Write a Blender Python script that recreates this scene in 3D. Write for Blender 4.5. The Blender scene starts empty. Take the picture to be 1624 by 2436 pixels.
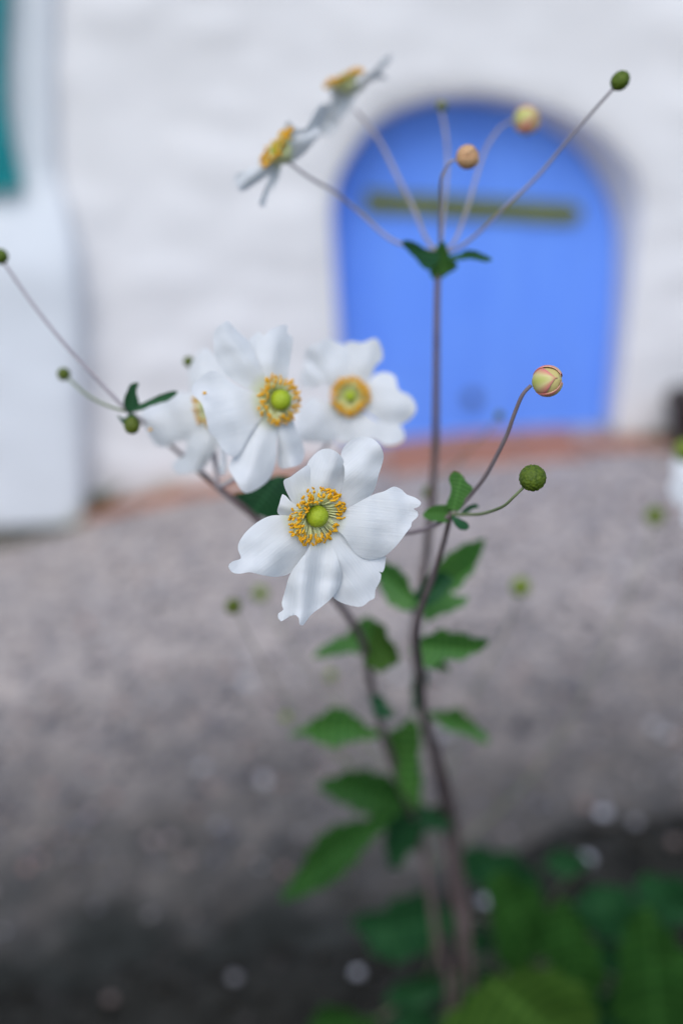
import bpy, math, random
from mathutils import Vector, Matrix, noise
from mathutils.geometry import delaunay_2d_cdt

random.seed(7)
S = bpy.context.scene
C = S.collection
rad = math.radians

# ------------------------------------------------------------------ camera
CAM = Vector((0.0, 0.0, 1.16)); PITCH = rad(23.7)
cd = bpy.data.cameras.new('camera'); cam = bpy.data.objects.new('camera', cd); C.objects.link(cam)
cam.location = CAM; cam.rotation_euler = (math.pi/2 - PITCH, 0, 0)
cd.sensor_fit = 'VERTICAL'; cd.sensor_height = 36; cd.sensor_width = 24; cd.lens = 35
cd.clip_start = 0.02; cd.clip_end = 500
cd.dof.use_dof = True; cd.dof.focus_distance = 0.39; cd.dof.aperture_fstop = 2.75
S.camera = cam
# ------------------------------------------------------------------ world, sun, exposure
SUN_EL, SUN_AZ = rad(54), rad(192)          # azimuth the light comes from, clockwise from +Y
w = bpy.data.worlds.new('World'); S.world = w; w.use_nodes = True
nt = w.node_tree; bg = nt.nodes['Background']
sky = nt.nodes.new('ShaderNodeTexSky'); sky.sky_type = 'NISHITA'; sky.sun_disc = False
sky.sun_elevation = SUN_EL; sky.sun_rotation = SUN_AZ; sky.air_density = 1.0; sky.dust_density = 1.0; sky.ozone_density = 1.0
nt.links.new(sky.outputs[0], bg.inputs[0]); bg.inputs[1].default_value = 0.14
sl = bpy.data.lights.new('sun', 'SUN'); sun = bpy.data.objects.new('sun', sl); C.objects.link(sun)
sl.energy = 1.5; sl.angle = rad(45); sl.color = (1.0, 0.985, 0.96)
sd = Vector((math.sin(SUN_AZ)*math.cos(SUN_EL), math.cos(SUN_AZ)*math.cos(SUN_EL), math.sin(SUN_EL)))
sun.rotation_euler = sd.to_track_quat('Z', 'Y').to_euler(); sun.location = sd*5
S.view_settings.view_transform = 'Standard'; S.view_settings.look = 'None'
S.view_settings.gamma = 1; S.view_settings.use_curve_mapping = False
S.view_settings.exposure = 0.36
S.cycles.use_denoising = True
S.cycles.max_bounces = 8; S.cycles.transmission_bounces = 6

# ------------------------------------------------------------------ measuring helpers
FP = 35/36*2436.0
F_ = Vector((0, math.cos(PITCH), -math.sin(PITCH))); R_ = Vector((1, 0, 0)); U_ = Vector((0, math.sin(PITCH), math.cos(PITCH)))
def ray(x, y): return F_ + R_*((x-812)/FP) - U_*((y-1218)/FP)
def mapz(z):                                    # measured depth order spread to the blur it shows
    for i in range(len(ZM)-1):
        if z <= ZM[i+1][0] or i == len(ZM)-2: break
    (a, p), (b, q) = ZM[i], ZM[i+1]; return p+(z-a)*(q-p)/(b-a)
ZM = [(.30, .30), (.39, .39), (.44, .452), (.48, .535), (.52, .69), (.60, .92), (1.02, 1.18)]
def unmapz(z):
    for i in range(len(ZM)-1):
        if z <= ZM[i+1][1] or i == len(ZM)-2: break
    (a, p), (b, q) = ZM[i], ZM[i+1]; return a+(z-p)*(b-a)/(q-p)
def Praw(x, y, z): return CAM + ray(x, y)*z
def P(x, y, z): return Praw(x, y, mapz(z))
def grow(p):                                    # keeps a thin thing as wide as it looks at its depth
    d = (p-CAM).dot(F_); return d/unmapz(d) if d < 1.1 else 1.0
def onY(x, y, Y):
    r = ray(x, y); return CAM + r*(Y/r.y)
def cvec(a, b, c): return (R_*a + U_*b - F_*c).normalized()     # right, up, towards the viewer

# ------------------------------------------------------------------ materials
def newmat(name):
    m = bpy.data.materials.new(name); m.use_nodes = True
    t = m.node_tree; return m, t, t.nodes['Principled BSDF']
def N(t, kind, **k):
    n = t.nodes.new(kind)
    for a, b in k.items(): setattr(n, a, b)
    return n
def ramp(t, src, stops):
    r = N(t, 'ShaderNodeValToRGB'); e = r.color_ramp.elements
    while len(e) < len(stops): e.new(0.5)
    for i, (p, c) in enumerate(stops):
        e[i].position = p; e[i].color = tuple(c)+((1,) if len(c) == 3 else ())
    t.links.new(src, r.inputs[0]); return r.outputs[0]
def mixc(t, fac, a, b, mode='MIX'):
    n = N(t, 'ShaderNodeMix', data_type='RGBA', blend_type=mode)
    for s, v in ((0, fac), (6, a), (7, b)):
        if hasattr(v, 'is_linked'): t.links.new(v, n.inputs[s])
        else: n.inputs[s].default_value = v if s == 0 else tuple(v)+((1,) if len(v) == 3 else ())
    return n.outputs[2]
def noise_n(t, vec, scale, detail=3, rough=0.55):
    n = N(t, 'ShaderNodeTexNoise'); n.inputs['Scale'].default_value = scale
    n.inputs['Detail'].default_value = detail; n.inputs['Roughness'].default_value = rough
    if vec: t.links.new(vec, n.inputs['Vector'])
    return n.outputs[0]
def bump(t, h, dist, strength=0.5):
    b = N(t, 'ShaderNodeBump'); b.inputs['Strength'].default_value = strength; b.inputs['Distance'].default_value = dist
    t.links.new(h, b.inputs['Height']); return b.outputs[0]
def pos(t): return N(t, 'ShaderNodeNewGeometry').outputs['Position']
def translucent(t, b, colour, fac):
    tr = N(t, 'ShaderNodeBsdfTranslucent'); mx = N(t, 'ShaderNodeMixShader'); mx.inputs[0].default_value = fac
    t.links.new(colour, tr.inputs[0]); t.links.new(b.outputs[0], mx.inputs[1]); t.links.new(tr.outputs[0], mx.inputs[2])
    t.links.new(mx.outputs[0], t.nodes['Material Output'].inputs[0])

def petal_mat():
    m, t, b = newmat('petal'); uv = N(t, 'ShaderNodeUVMap').outputs[0]
    sx = N(t, 'ShaderNodeSeparateXYZ'); t.links.new(uv, sx.inputs[0])
    base = ramp(t, sx.outputs[0], [(0.0, (.60, .64, .22)), (0.14, (.72, .75, .46)), (0.34, (.87, .875, .87)), (1, (.88, .885, .89))])
    mp = N(t, 'ShaderNodeMapping'); mp.inputs['Scale'].default_value = (2.2, 26, 1); t.links.new(uv, mp.inputs[0])
    vein = noise_n(t, mp.outputs[0], 1.0, 2)
    col = mixc(t, 1.0, base, ramp(t, vein, [(.3, (.93, .94, .945)), (.7, (1, 1, 1))]), 'MULTIPLY')
    t.links.new(col, b.inputs['Base Color']); b.inputs['Roughness'].default_value = .55
    b.inputs['Specular IOR Level'].default_value = .25
    t.links.new(bump(t, vein, .0010, .28), b.inputs['Normal'])
    translucent(t, b, col, .36); return m
def leaf_mat(name, c1, c2, rough=.5, spec=.35):
    m, t, b = newmat(name); uv = N(t, 'ShaderNodeUVMap').outputs[0]; p = pos(t)
    n = noise_n(t, p, 55, 3)
    col = ramp(t, n, [(.3, c1), (.7, c2)])
    wv = N(t, 'ShaderNodeTexWave'); wv.inputs['Scale'].default_value = 3.2; wv.inputs['Distortion'].default_value = 1.0
    t.links.new(uv, wv.inputs['Vector'])
    sx = N(t, 'ShaderNodeSeparateXYZ'); t.links.new(uv, sx.inputs[0])
    ab = N(t, 'ShaderNodeMath', operation='ABSOLUTE'); t.links.new(sx.outputs[1], ab.inputs[0])
    col = mixc(t, ramp(t, ab.outputs[0], [(.0, (.7, .7, .7)), (.07, (0, 0, 0))]), col, tuple(k*1.7+.01 for k in c2))
    col = mixc(t, 1.0, col, ramp(t, wv.outputs[0], [(.1, (1.25, 1.2, 1.1)), (.35, (1, 1, 1)), (.9, (.82, .86, .85))]), 'MULTIPLY')
    t.links.new(col, b.inputs['Base Color']); b.inputs['Roughness'].default_value = rough
    b.inputs['Specular IOR Level'].default_value = spec
    t.links.new(bump(t, wv.outputs[0], .001, .4), b.inputs['Normal'])
    translucent(t, b, col, .25); return m
def plain(name, c1, c2, scale, rough=.6, bumpd=0, spec=.3, bscale=None, detail=3):
    m, t, b = newmat(name); p = pos(t); n = noise_n(t, p, scale, detail)
    t.links.new(ramp(t, n, [(.32, c1), (.68, c2)]), b.inputs['Base Color'])
    b.inputs['Roughness'].default_value = rough; b.inputs['Specular IOR Level'].default_value = spec
    if bumpd:
        t.links.new(bump(t, noise_n(t, p, bscale or scale, 4), bumpd, .6), b.inputs['Normal'])
    return m
def pistil_mat():
    m, t, b = newmat('pistil'); p = pos(t)
    v = N(t, 'ShaderNodeTexVoronoi'); v.inputs['Scale'].default_value = 2600; t.links.new(p, v.inputs['Vector'])
    col = ramp(t, v.outputs[0], [(.1, (.40, .50, .014)), (.7, (.33, .42, .010))])
    t.links.new(col, b.inputs['Base Color']); b.inputs['Roughness'].default_value = .5
    inv = N(t, 'ShaderNodeMath', operation='MULTIPLY'); inv.inputs[1].default_value = -1; t.links.new(v.outputs[0], inv.inputs[0])
    t.links.new(bump(t, inv.outputs[0], .0003, .6), b.inputs['Normal']); return m
def sepal_mat():
    m, t, b = newmat('sepal'); uv = N(t, 'ShaderNodeUVMap').outputs[0]
    sx = N(t, 'ShaderNodeSeparateXYZ'); t.links.new(uv, sx.inputs[0])
    col = ramp(t, sx.outputs[0], [(.0, (.44, .46, .10)), (.25, (.60, .52, .22)), (.5, (.62, .33, .18)), (.85, (.66, .18, .17)), (1, (.70, .45, .30))])
    t.links.new(col, b.inputs['Base Color']); b.inputs['Roughness'].default_value = .6; return m
def stone_mat(name, stops, rough=.8):
    m, t, b = newmat(name); g = N(t, 'ShaderNodeNewGeometry')
    t.links.new(ramp(t, g.outputs['Random Per Island'], stops), b.inputs['Base Color']); b.inputs['Roughness'].default_value = rough; b.inputs['Specular IOR Level'].default_value = .12
    return m
M = {}
M['petal'] = petal_mat()
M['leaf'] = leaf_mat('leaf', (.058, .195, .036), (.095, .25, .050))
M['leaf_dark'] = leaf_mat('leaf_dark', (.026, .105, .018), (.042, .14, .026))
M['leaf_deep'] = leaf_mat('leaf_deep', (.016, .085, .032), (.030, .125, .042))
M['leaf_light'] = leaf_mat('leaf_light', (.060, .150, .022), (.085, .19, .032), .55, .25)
M['stem'] = plain('stem', (.15, .105, .10), (.22, .165, .16), 60, .6, .0003, .3, 900)
M['stem_green'] = plain('stem_green', (.16, .20, .09), (.24, .28, .14), 60, .6)
M['stalk'] = plain('stalk', (.27, .235, .25), (.37, .33, .34), 50, .6)
M['stalk_dark'] = plain('stalk_dark', (.17, .13, .14), (.25, .20, .20), 50, .6)
M['bud_pale'] = plain('bud_pale', (.13, .19, .018), (.20, .26, .03), 300, .6)
M['pistil'] = pistil_mat()
M['anther'] = plain('anther', (.74, .33, .006), (.84, .48, .014), 900, .6)
M['filament'] = plain('filament', (.74, .75, .34), (.80, .80, .46), 500, .6)
M['seed'] = plain('seed', (.045, .080, .004), (.115, .165, .012), 700, .6, .0002, .3, 3000)
M['bud_green'] = plain('bud_green', (.07, .10, .008), (.12, .15, .015), 300, .6)
M['bud_orange'] = plain('bud_orange', (.50, .26, .13), (.58, .36, .18), 120, .6)
M['bud_yellow'] = plain('bud_yellow', (.54, .42, .15), (.60, .52, .20), 120, .6)
M['sepal'] = sepal_mat()

# ------------------------------------------------------------------ mesh helpers
def obj(name, vs, fs, mat, parent=None, uvs=None, smooth=True, kind=None):
    """one mesh object with its origin in its own middle, world-space vertices in, parented without moving"""
    c = sum(vs, Vector())/len(vs)
    me = bpy.data.meshes.new(name); me.from_pydata([v-c for v in vs], [], fs)
    if uvs:
        l = me.uv_layers.new(name='UVMap')
        for i, lp in enumerate(me.loops): l.data[i].uv = uvs[lp.vertex_index]
    if smooth: me.shade_smooth()
    me.materials.append(mat)
    o = bpy.data.objects.new(name, me); C.objects.link(o)
    o['wx'] = c.x; o['wy'] = c.y; o['wz'] = c.z
    if parent: o.parent = parent; o.location = c - Vector((parent['wx'], parent['wy'], parent['wz']))
    else: o.location = c
    if kind: o['kind'] = kind
    return o
def tag(o, label, cat, group=None):
    o['label'] = label; o['category'] = cat
    if group: o['group'] = group
    return o
def thing(name, label, cat, loc, group=None):
    o = bpy.data.objects.new(name, None); C.objects.link(o); o.location = loc; o.empty_display_size = .02
    o['wx'], o['wy'], o['wz'] = loc[0], loc[1], loc[2]
    return tag(o, label, cat, group)
def struct(o): o['kind'] = 'structure'; return o

def cat1(a, b, c, d, t):
    return 0.5*((2*b) + (c-a)*t + (2*a-5*b+4*c-d)*t*t + (3*b-a-3*c+d)*t*t*t)
def spline_closed(pts, step):
    out = []; n = len(pts)
    for i in range(n):
        a, b, c, d = (Vector(pts[(i+k) % n]) for k in (-1, 0, 1, 2))
        k = max(1, int((c-b).length/step))
        for j in range(k): out.append(cat1(a, b, c, d, j/k))
    return out
def spline_open(pts, k):
    out = []; n = len(pts)
    for i in range(n-1):
        a, b, c, d = pts[max(i-1, 0)], pts[i], pts[i+1], pts[min(i+2, n-1)]
        for j in range(k): out.append(cat1(a, b, c, d, j/k))
    out.append(pts[-1]); return out
def inside(poly, x, y):
    r = False; j = len(poly)-1
    for i in range(len(poly)):
        a, b = poly[i], poly[j]
        if (a[1] > y) != (b[1] > y) and x < (b[0]-a[0])*(y-a[1])/(b[1]-a[1])+a[0]: r = not r
        j = i
    return r
def fill(poly, step, hole=None, jitter=.25):
    """triangulate a 2D outline with an even net of inner points"""
    pts = [Vector((p[0], p[1])) for p in poly]; n = len(pts)
    edges = [(i, (i+1) % n) for i in range(n)]
    if hole:
        h0 = len(pts); pts += [Vector((p[0], p[1])) for p in hole]; m = len(hole)
        edges += [(h0+i, h0+(i+1) % m) for i in range(m)]
    bd = list(pts)
    cell = {}
    for p in bd: cell.setdefault((int(p.x//step), int(p.y//step)), []).append(p)
    def near(x, y):
        cx, cy = int(x//step), int(y//step)
        for i in (-1, 0, 1):
            for j in (-1, 0, 1):
                for p in cell.get((cx+i, cy+j), ()):
                    if (p.x-x)**2+(p.y-y)**2 < (.6*step)**2: return True
        return False
    xs = [p[0] for p in poly]; ys = [p[1] for p in poly]
    rnd = random.Random(len(poly)); y = min(ys)+step/2; row = 0
    while y < max(ys):
        x = min(xs)+(.25 if row % 2 else .75)*step
        while x < max(xs):
            px, py = x+rnd.uniform(-1, 1)*jitter*step, y+rnd.uniform(-1, 1)*jitter*step
            if inside(poly, px, py) and not (hole and inside(hole, px, py)) and not near(px, py): pts.append(Vector((px, py)))
            x += step
        y += step*.87; row += 1
    k = max(max(map(abs, xs)), max(map(abs, ys)), 1e-6)
    r = delaunay_2d_cdt([p/k for p in pts], edges, [], 0, 1e-7)
    vs = [Vector(v)*k for v in r[0]]; fs = []
    for f in r[2]:
        c = sum((vs[i] for i in f), Vector((0, 0)))/len(f)
        if inside(poly, c.x, c.y) and not (hole and inside(hole, c.x, c.y)): fs.append(tuple(f))
    return vs, fs
def tube(name, pts, mat, parent, sides=8, k=6):
    """pts: (Vector, radius) along the axis"""
    ps = spline_open([Vector((*p, r*grow(p))) for p, r in pts], k)
    ax = [Vector(p[:3]) for p in ps]; rs = [max(p[3], 1e-5) for p in ps]
    vs, fs = [], []; ref = None
    for i, p in enumerate(ax):
        d = (ax[min(i+1, len(ax)-1)]-ax[max(i-1, 0)]).normalized()
        if ref is None: ref = d.orthogonal().normalized()
        ref = (ref-d*ref.dot(d)).normalized(); bi = d.cross(ref)
        for s in range(sides):
            a = 2*math.pi*s/sides; vs.append(p+(ref*math.cos(a)+bi*math.sin(a))*rs[i])
    for i in range(len(ax)-1):
        for s in range(sides):
            q = (s+1) % sides; fs.append((i*sides+s, i*sides+q, (i+1)*sides+q, (i+1)*sides+s))
    fs.append(tuple(range(sides))[::-1]); fs.append(tuple(range((len(ax)-1)*sides, len(ax)*sides)))
    return obj(name, vs, fs, mat, parent)
def stalk(parent, px, r0, r1, mat='stalk', name='stalk', extra=()):
    """px: (x, y, depth) measured points, extra: world points carrying on from the last"""
    pts = [P(*p) for p in px]+[Vector(e) for e in extra]; n = len(pts)-1
    return tube(name, [(p, .84*(r0+(r1-r0)*i/n)*(1+.10*noise.noise(p*180))) for i, p in enumerate(pts)], M[mat], parent)
def sphere_pts(nu, nv):
    vs, fs = [Vector((0, 0, 1))], []
    for i in range(1, nv):
        th = math.pi*i/nv
        for j in range(nu):
            a = 2*math.pi*j/nu; vs.append(Vector((math.sin(th)*math.cos(a), math.sin(th)*math.sin(a), math.cos(th))))
    vs.append(Vector((0, 0, -1))); L = len(vs)-1
    for j in range(nu):
        q = (j+1) % nu; fs.append((0, 1+j, 1+q)); fs.append((L, L-nu+q, L-nu+j))
        for i in range(nv-2):
            a = 1+i*nu; fs.append((a+j, a+nu+j, a+nu+q, a+q))
    return vs, fs
def fib(n):
    return [Vector((math.sqrt(1-z*z)*math.cos(i*2.39996), math.sqrt(1-z*z)*math.sin(i*2.39996), z)) for i in range(n) for z in [1-2*(i+.5)/n]]
def ball(name, c, r, mat, parent, axis=Vector((0, 0, 1)), squash=1.0, bumps=0, amp=.06, nu=24, nv=16):
    vs, fs = sphere_pts(nu, nv); q = axis.to_track_quat('Z', 'Y'); r *= grow(c)
    fb = [(b+Vector([random.uniform(-.07, .07) for _ in range(3)])).normalized() for b in fib(bumps)] if bumps else None
    out = []
    for v in vs:
        k = 1.0
        if fb:
            d = max(v.dot(b) for b in fb); ang = math.acos(min(1, d)); sz = 2/math.sqrt(bumps)
            k += amp*(math.cos(min(1, ang/sz)*math.pi/2)-.5)
        else: k += .03*noise.noise(v*2+c*50)
        out.append(c+q@Vector((v.x*r*k, v.y*r*k, v.z*r*k*squash)))
    return obj(name, out, fs, mat, parent)
def local(outline, s, ox, oy): return [(ox+s*a, oy+s*b) for a, b in outline]

def sheet(name, outline, base, zf, mat, parent, step, thick=.00014, serr=0):
    """thin blade (petal or leaf) over an outline; zf(px, py, u, v) is its depth, u along the blade, v across it"""
    bd = spline_closed(outline, step)
    if serr:
        n = len(bd); cen = sum(bd, Vector((0, 0)))/n
        bd = [p+(p-cen).normalized()*serr*(((i % 5)/4.0)-.5+.6*noise.noise(Vector((i*.37, base[0], 0)))) for i, p in enumerate(bd)]
    vs, fs = fill(bd, step)
    b = Vector(base); cen = sum((Vector(p) for p in outline), Vector((0, 0)))/len(outline)
    ax = (cen-b).normalized(); sd_ = Vector((-ax.y, ax.x))
    L = max((Vector(p)-b).dot(ax) for p in outline); W = max(abs((Vector(p)-b).dot(sd_)) for p in outline)
    wv, uv = [], []
    for p in vs:
        u = (p-b).dot(ax)/L; v = (p-b).dot(sd_)/W
        uv.append((max(0, (p-b).length/L), v)); wv.append(Praw(p.x, p.y, zf(p.x, p.y, u, v)))
    f0 = fs[0]; nrm = (wv[f0[1]]-wv[f0[0]]).cross(wv[f0[2]]-wv[f0[0]])
    if nrm.dot(CAM-wv[f0[0]]) < 0: fs = [f[::-1] for f in fs]
    o = obj(name, wv, fs, mat, parent, uv)
    md = o.modifiers.new('thickness', 'SOLIDIFY'); md.thickness = thick; md.offset = 0
    es = o.modifiers.new('rim', 'EDGE_SPLIT'); es.split_angle = rad(65)
    return o

# ------------------------------------------------------------------ flower
def flower(parent, cx, cy, z, n, petals, ph=.0032, *, ring=.0112, pist=.0043, nst=120, cup=.22, step=7, slope=1.0, seed=1):
    """n: (right, up, towards viewer) the way the flower faces; petals: (outline, layer, ripple, curl)"""
    rnd = random.Random(seed); nn = cvec(*n); g = mapz(z)/z; z = mapz(z); c0 = Praw(cx, cy, z); ring *= g
    q = nn.to_track_quat('Z', 'Y'); m = z/FP
    back = c0-nn*.0035
    # calyx: the small green seat of the petals
    seat = tube('flower', [(back-nn*.002, .0012), (back, .0028), (back+nn*.0016, .0048), (back+nn*.0032, .0052), (back+nn*.0042, .0040), (back+nn*.0044, .0004)], M['filament'], parent, 20, 4)
    nl = Vector(n).normalized()
    for i, (ol, layer, ripple, curl) in enumerate(petals):
        pz = rnd.uniform(0, 6.28); sk = rnd.uniform(-.4, .4)
        def zf(px, py, u, v, layer=layer, ripple=ripple, curl=curl, pz=pz, sk=sk):
            dx, dy = (px-cx)*m, -(py-cy)*m; r = math.hypot(dx, dy)
            wdt = slope*(-(nl.x*dx+nl.y*dy)/max(nl.z, .35)) + cup*r
            uu = max(0, min(1.1, u)); k = min(1, uu*2)
            wdt += ripple*k*(math.sin(v*6+pz)*(.0003 if ripple < 1.8 else .0011) + math.cos(v*2.2+sk)*.0023*(1 if curl >= 0 else -1))
            wdt += ripple*.0024*uu*noise.noise(Vector((px*.018, py*.018, seed+i)))
            wdt -= curl*uu*uu
            wdt += layer*.001 - .0028
            return z - wdt
        sheet('petal', ol, (cx, cy), zf, M['petal'], seat, step)
    pc = c0+nn*ph
    ball('pistil', pc, pist, M['pistil'], seat, nn, .96, 90, .03, 32, 22)
    fv, ff, av, af = [], [], [], []
    def strand(vs, fs, pts, rs, sides):
        b0 = len(vs); d = (pts[-1]-pts[0]).normalized(); e = d.orthogonal().normalized(); g = d.cross(e)
        for p, r in zip(pts, rs):
            for s in range(sides):
                a = 6.2832*s/sides; vs.append(p+(e*math.cos(a)+g*math.sin(a))*r)
        for i in range(len(pts)-1):
            for s in range(sides):
                t = (s+1) % sides; fs.append((b0+i*sides+s, b0+i*sides+t, b0+(i+1)*sides+t, b0+(i+1)*sides+s))
        fs.append(tuple(b0+s for s in range(sides))[::-1]); fs.append(tuple(b0+(len(pts)-1)*sides+s for s in range(sides)))
    for i in range(nst):
        a = i*2.39996+rnd.uniform(-.15, .15); k = rnd.uniform(0, 1)**.7
        r1 = ring*(.60+.40*k); h1 = .0030+.0030*(1-k)+rnd.uniform(-.0012, .0012)
        dr = Vector((math.cos(a), math.sin(a), 0))
        p0 = c0+q@(dr*.0030+Vector((0, 0, -.0010))); p1 = c0+q@(dr*r1+Vector((0, 0, h1)))
        pm = (p0+p1)/2+nn*.0006
        strand(fv, ff, [p0, pm, p1], [.00052, .00036, .00024], 4)
        t = (q@(dr*rnd.uniform(.4, 1.2)+Vector((rnd.uniform(-.7, .7), rnd.uniform(-.7, .7), rnd.uniform(-.1, .7))))).normalized()
        l = rnd.uniform(.0008, .0014)*g; ww = rnd.uniform(.00034, .00056)*g
        strand(av, af, [p1-t*l, p1-t*l*.6, p1, p1+t*l*.6, p1+t*l], [ww*.35, ww, ww*.9, ww, ww*.3], 6)
    obj('filament_ring', fv, ff, M['filament'], seat, kind='stuff')
    obj('anther_ring', av, af, M['anther'], seat, kind='stuff')
    return seat
def leaf(parent, ol, base, z, sl=(0, 0), mat='leaf', fold=.004, step=8, serr=8, name='leaf', wav=.003):
    z = mapz(z); m = z/FP
    def zf(px, py, u, v):
        dx, dy = (px-base[0])*m, -(py-base[1])*m
        return z - (sl[0]*dx+sl[1]*dy) - fold*abs(v) - wav*noise.noise(Vector((px*.012, py*.012, z*9)))
    return sheet(name, ol, base, zf, M[mat], parent, step, .0003, serr)

# ================================================================== SETTING
WY = 3.2                                               # face of the whitewashed wall
_ga = onY(300, 1195, WY); _gb = onY(880, 1092, WY); _gc = onY(1440, 1046, WY)
def _quad():
    pts = [(_ga.x, _ga.z), (_gb.x, _gb.z), (_gc.x, _gc.z)]
    def f(x):
        r = 0
        for i, (xi, zi) in enumerate(pts):
            l = 1
            for j, (xj, _) in enumerate(pts):
                if i != j: l *= (x-xj)/(xi-xj)
            r += zi*l
        return r
    return f
_q = _quad()
def gz(x, y=0):
    xc = max(_ga.x-.4, min(_gc.x, x)); s = (_q(xc+.01)-_q(xc-.01))/.02
    return _q(xc)+(x-xc)*s*.6
def nz(x, y, s, seed=0): return noise.noise(Vector((x*s, y*s, seed)))

# ground sheet
def ground_mat():
    m, t, b = newmat('ground'); p = pos(t)
    v = N(t, 'ShaderNodeTexVoronoi'); v.inputs['Scale'].default_value = 75; t.links.new(p, v.inputs['Vector'])
    v2 = N(t, 'ShaderNodeTexVoronoi'); v2.inputs['Scale'].default_value = 24; t.links.new(p, v2.inputs['Vector'])
    st = ramp(t, v.outputs['Color'], [(.15, (.135, .125, .13)), (.5, (.38, .335, .31)), (.9, (.69, .61, .55))])
    st2 = ramp(t, v2.outputs['Color'], [(.15, (.125, .125, .15)), (.5, (.37, .325, .30)), (.85, (.67, .56, .49))])
    c = mixc(t, .5, st, st2)
    c = mixc(t, .35, c, ramp(t, noise_n(t, p, 15, 5, .65), [(.3, (.20, .19, .205)), (.7, (.50, .435, .40))]))
    # bed earth and moss, plus the foreground's fading light, painted into the paving
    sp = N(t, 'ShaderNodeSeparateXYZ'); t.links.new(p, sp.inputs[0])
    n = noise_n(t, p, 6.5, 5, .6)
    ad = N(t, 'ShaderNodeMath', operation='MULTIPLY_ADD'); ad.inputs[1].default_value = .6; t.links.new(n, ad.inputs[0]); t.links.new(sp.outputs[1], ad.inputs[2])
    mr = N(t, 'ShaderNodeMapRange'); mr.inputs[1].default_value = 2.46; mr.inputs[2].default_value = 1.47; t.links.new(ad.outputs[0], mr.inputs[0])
    dirt_shade = ramp(t, noise_n(t, p, 16, 4), [(.3, (.014, .015, .013)), (.7, (.040, .042, .039))])
    c = mixc(t, mr.outputs[0], c, dirt_shade)
    t.links.new(c, b.inputs['Base Color']); b.inputs['Roughness'].default_value = .95; b.inputs['Specular IOR Level'].default_value = .08
    t.links.new(bump(t, v.outputs[0], .004, .6), b.inputs['Normal']); return m
vs, fs = [], []
xs = [-60, -20, -8]+[-4+.1*i for i in range(81)]+[8, 20, 60]; ys = [-60, -20, -6, -2]+[-.5+.1*i for i in range(45)]+[6, 20, 60]
for y in ys:
    for x in xs: vs.append(Vector((x, y, gz(x, y)+(.006*nz(x, y, 2.2) if abs(x) < 4 and -1 < y < 4 else 0))))
nx = len(xs)
for j in range(len(ys)-1):
    for i in range(nx-1): fs.append((j*nx+i, j*nx+i+1, (j+1)*nx+i+1, (j+1)*nx+i))
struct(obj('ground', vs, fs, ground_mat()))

# planting bed soil, edge read off on the ground
def on_ground(x, y):
    r = ray(x, y); z = 1.0
    for _ in range(12):
        p = CAM+r*z; z += (gz(p.x)-p.z)/r.z
    return CAM+r*z
edge = [on_ground(x, y) for x, y in [(-700, 2420), (0, 2350), (400, 2290), (750, 2240), (1000, 2130), (1250, 2010), (1450, 1950), (1700, 1935), (2300, 1900)]]
poly = [(p.x, p.y) for p in edge]
poly = [(-2.5, .85)]+poly+[(3, 1.35), (3, -.4), (-2.5, -.4)]
bd = [p+Vector((nz(p.x, p.y, 9, 1), nz(p.x, p.y, 9, 2)))*.05 for p in spline_closed(poly, .03)]
v2, fs = fill(bd, .035)
def edge_d(x, y): return min(((x-p.x)**2+(y-p.y)**2) for p in bd)**.5
vs = []
bset = set((round(p.x, 4), round(p.y, 4)) for p in bd)
for p in v2:
    d = edge_d(p.x, p.y); h = .035*min(1, d/.10)
    vs.append(Vector((p.x, p.y, gz(p.x)-.004+h+min(1, d/.06)*(.012*nz(p.x, p.y, 14, 3)+.008*nz(p.x, p.y, 40, 4)+.006))))
soil = plain('soil', (.012, .012, .010), (.038, .037, .032), 30, .95, .004, .15, 160, 5)
struct(obj('soil', vs, fs, soil))

# gravel lying loose on the paving and in the bed
def rock(vs, fs, c, r, rnd):
    b0 = len(vs); t = (1+5**.5)/2
    base = [(-1, t, 0), (1, t, 0), (-1, -t, 0), (1, -t, 0), (0, -1, t), (0, 1, t), (0, -1, -t), (0, 1, -t), (t, 0, -1), (t, 0, 1), (-t, 0, -1), (-t, 0, 1)]
    sx, sy, sz = r*rnd.uniform(.7, 1.3), r*rnd.uniform(.7, 1.2), r*rnd.uniform(.4, .7); a = rnd.uniform(0, 6.3); ca, sa = math.cos(a), math.sin(a)
    for x, y, z in base:
        k = rnd.uniform(.85, 1.15)/1.9; x, y, z = x*sx*k, y*sy*k, z*sz*k
        vs.append(c+Vector((x*ca-y*sa, x*sa+y*ca, z)))
    for f in [(0, 11, 5), (0, 5, 1), (0, 1, 7), (0, 7, 10), (0, 10, 11), (1, 5, 9), (5, 11, 4), (11, 10, 2), (10, 7, 6), (7, 1, 8), (3, 9, 4), (3, 4, 2), (3, 2, 6), (3, 6, 8), (3, 8, 9), (4, 9, 5), (2, 4, 11), (6, 2, 10), (8, 6, 7), (9, 8, 1)]:
        fs.append(tuple(b0+i for i in f))
rnd = random.Random(3); vs, fs = [], []
for i in range(5200):
    y = .95+2.1*rnd.random()**1.3; x = rnd.uniform(-.45*y-.1, .45*y+.1)
    if inside(bd, x, y) or rnd.random() > (y-1.22)*1.6+.03: continue
    r = .004+.012*rnd.random()**3
    rock(vs, fs, Vector((x, y, gz(x)+.006*nz(x, y, 2.2)+r*.2)), r, rnd)
obj('gravel', vs, fs, stone_mat('gravel', [(0, (.03, .032, .045)), (.4, (.15, .145, .16)), (.75, (.24, .22, .21)), (.88, (.30, .18, .15)), (.94, (.40, .39, .40)), (1, (.52, .51, .52))]), kind='stuff')
vs, fs = [], []
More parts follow.
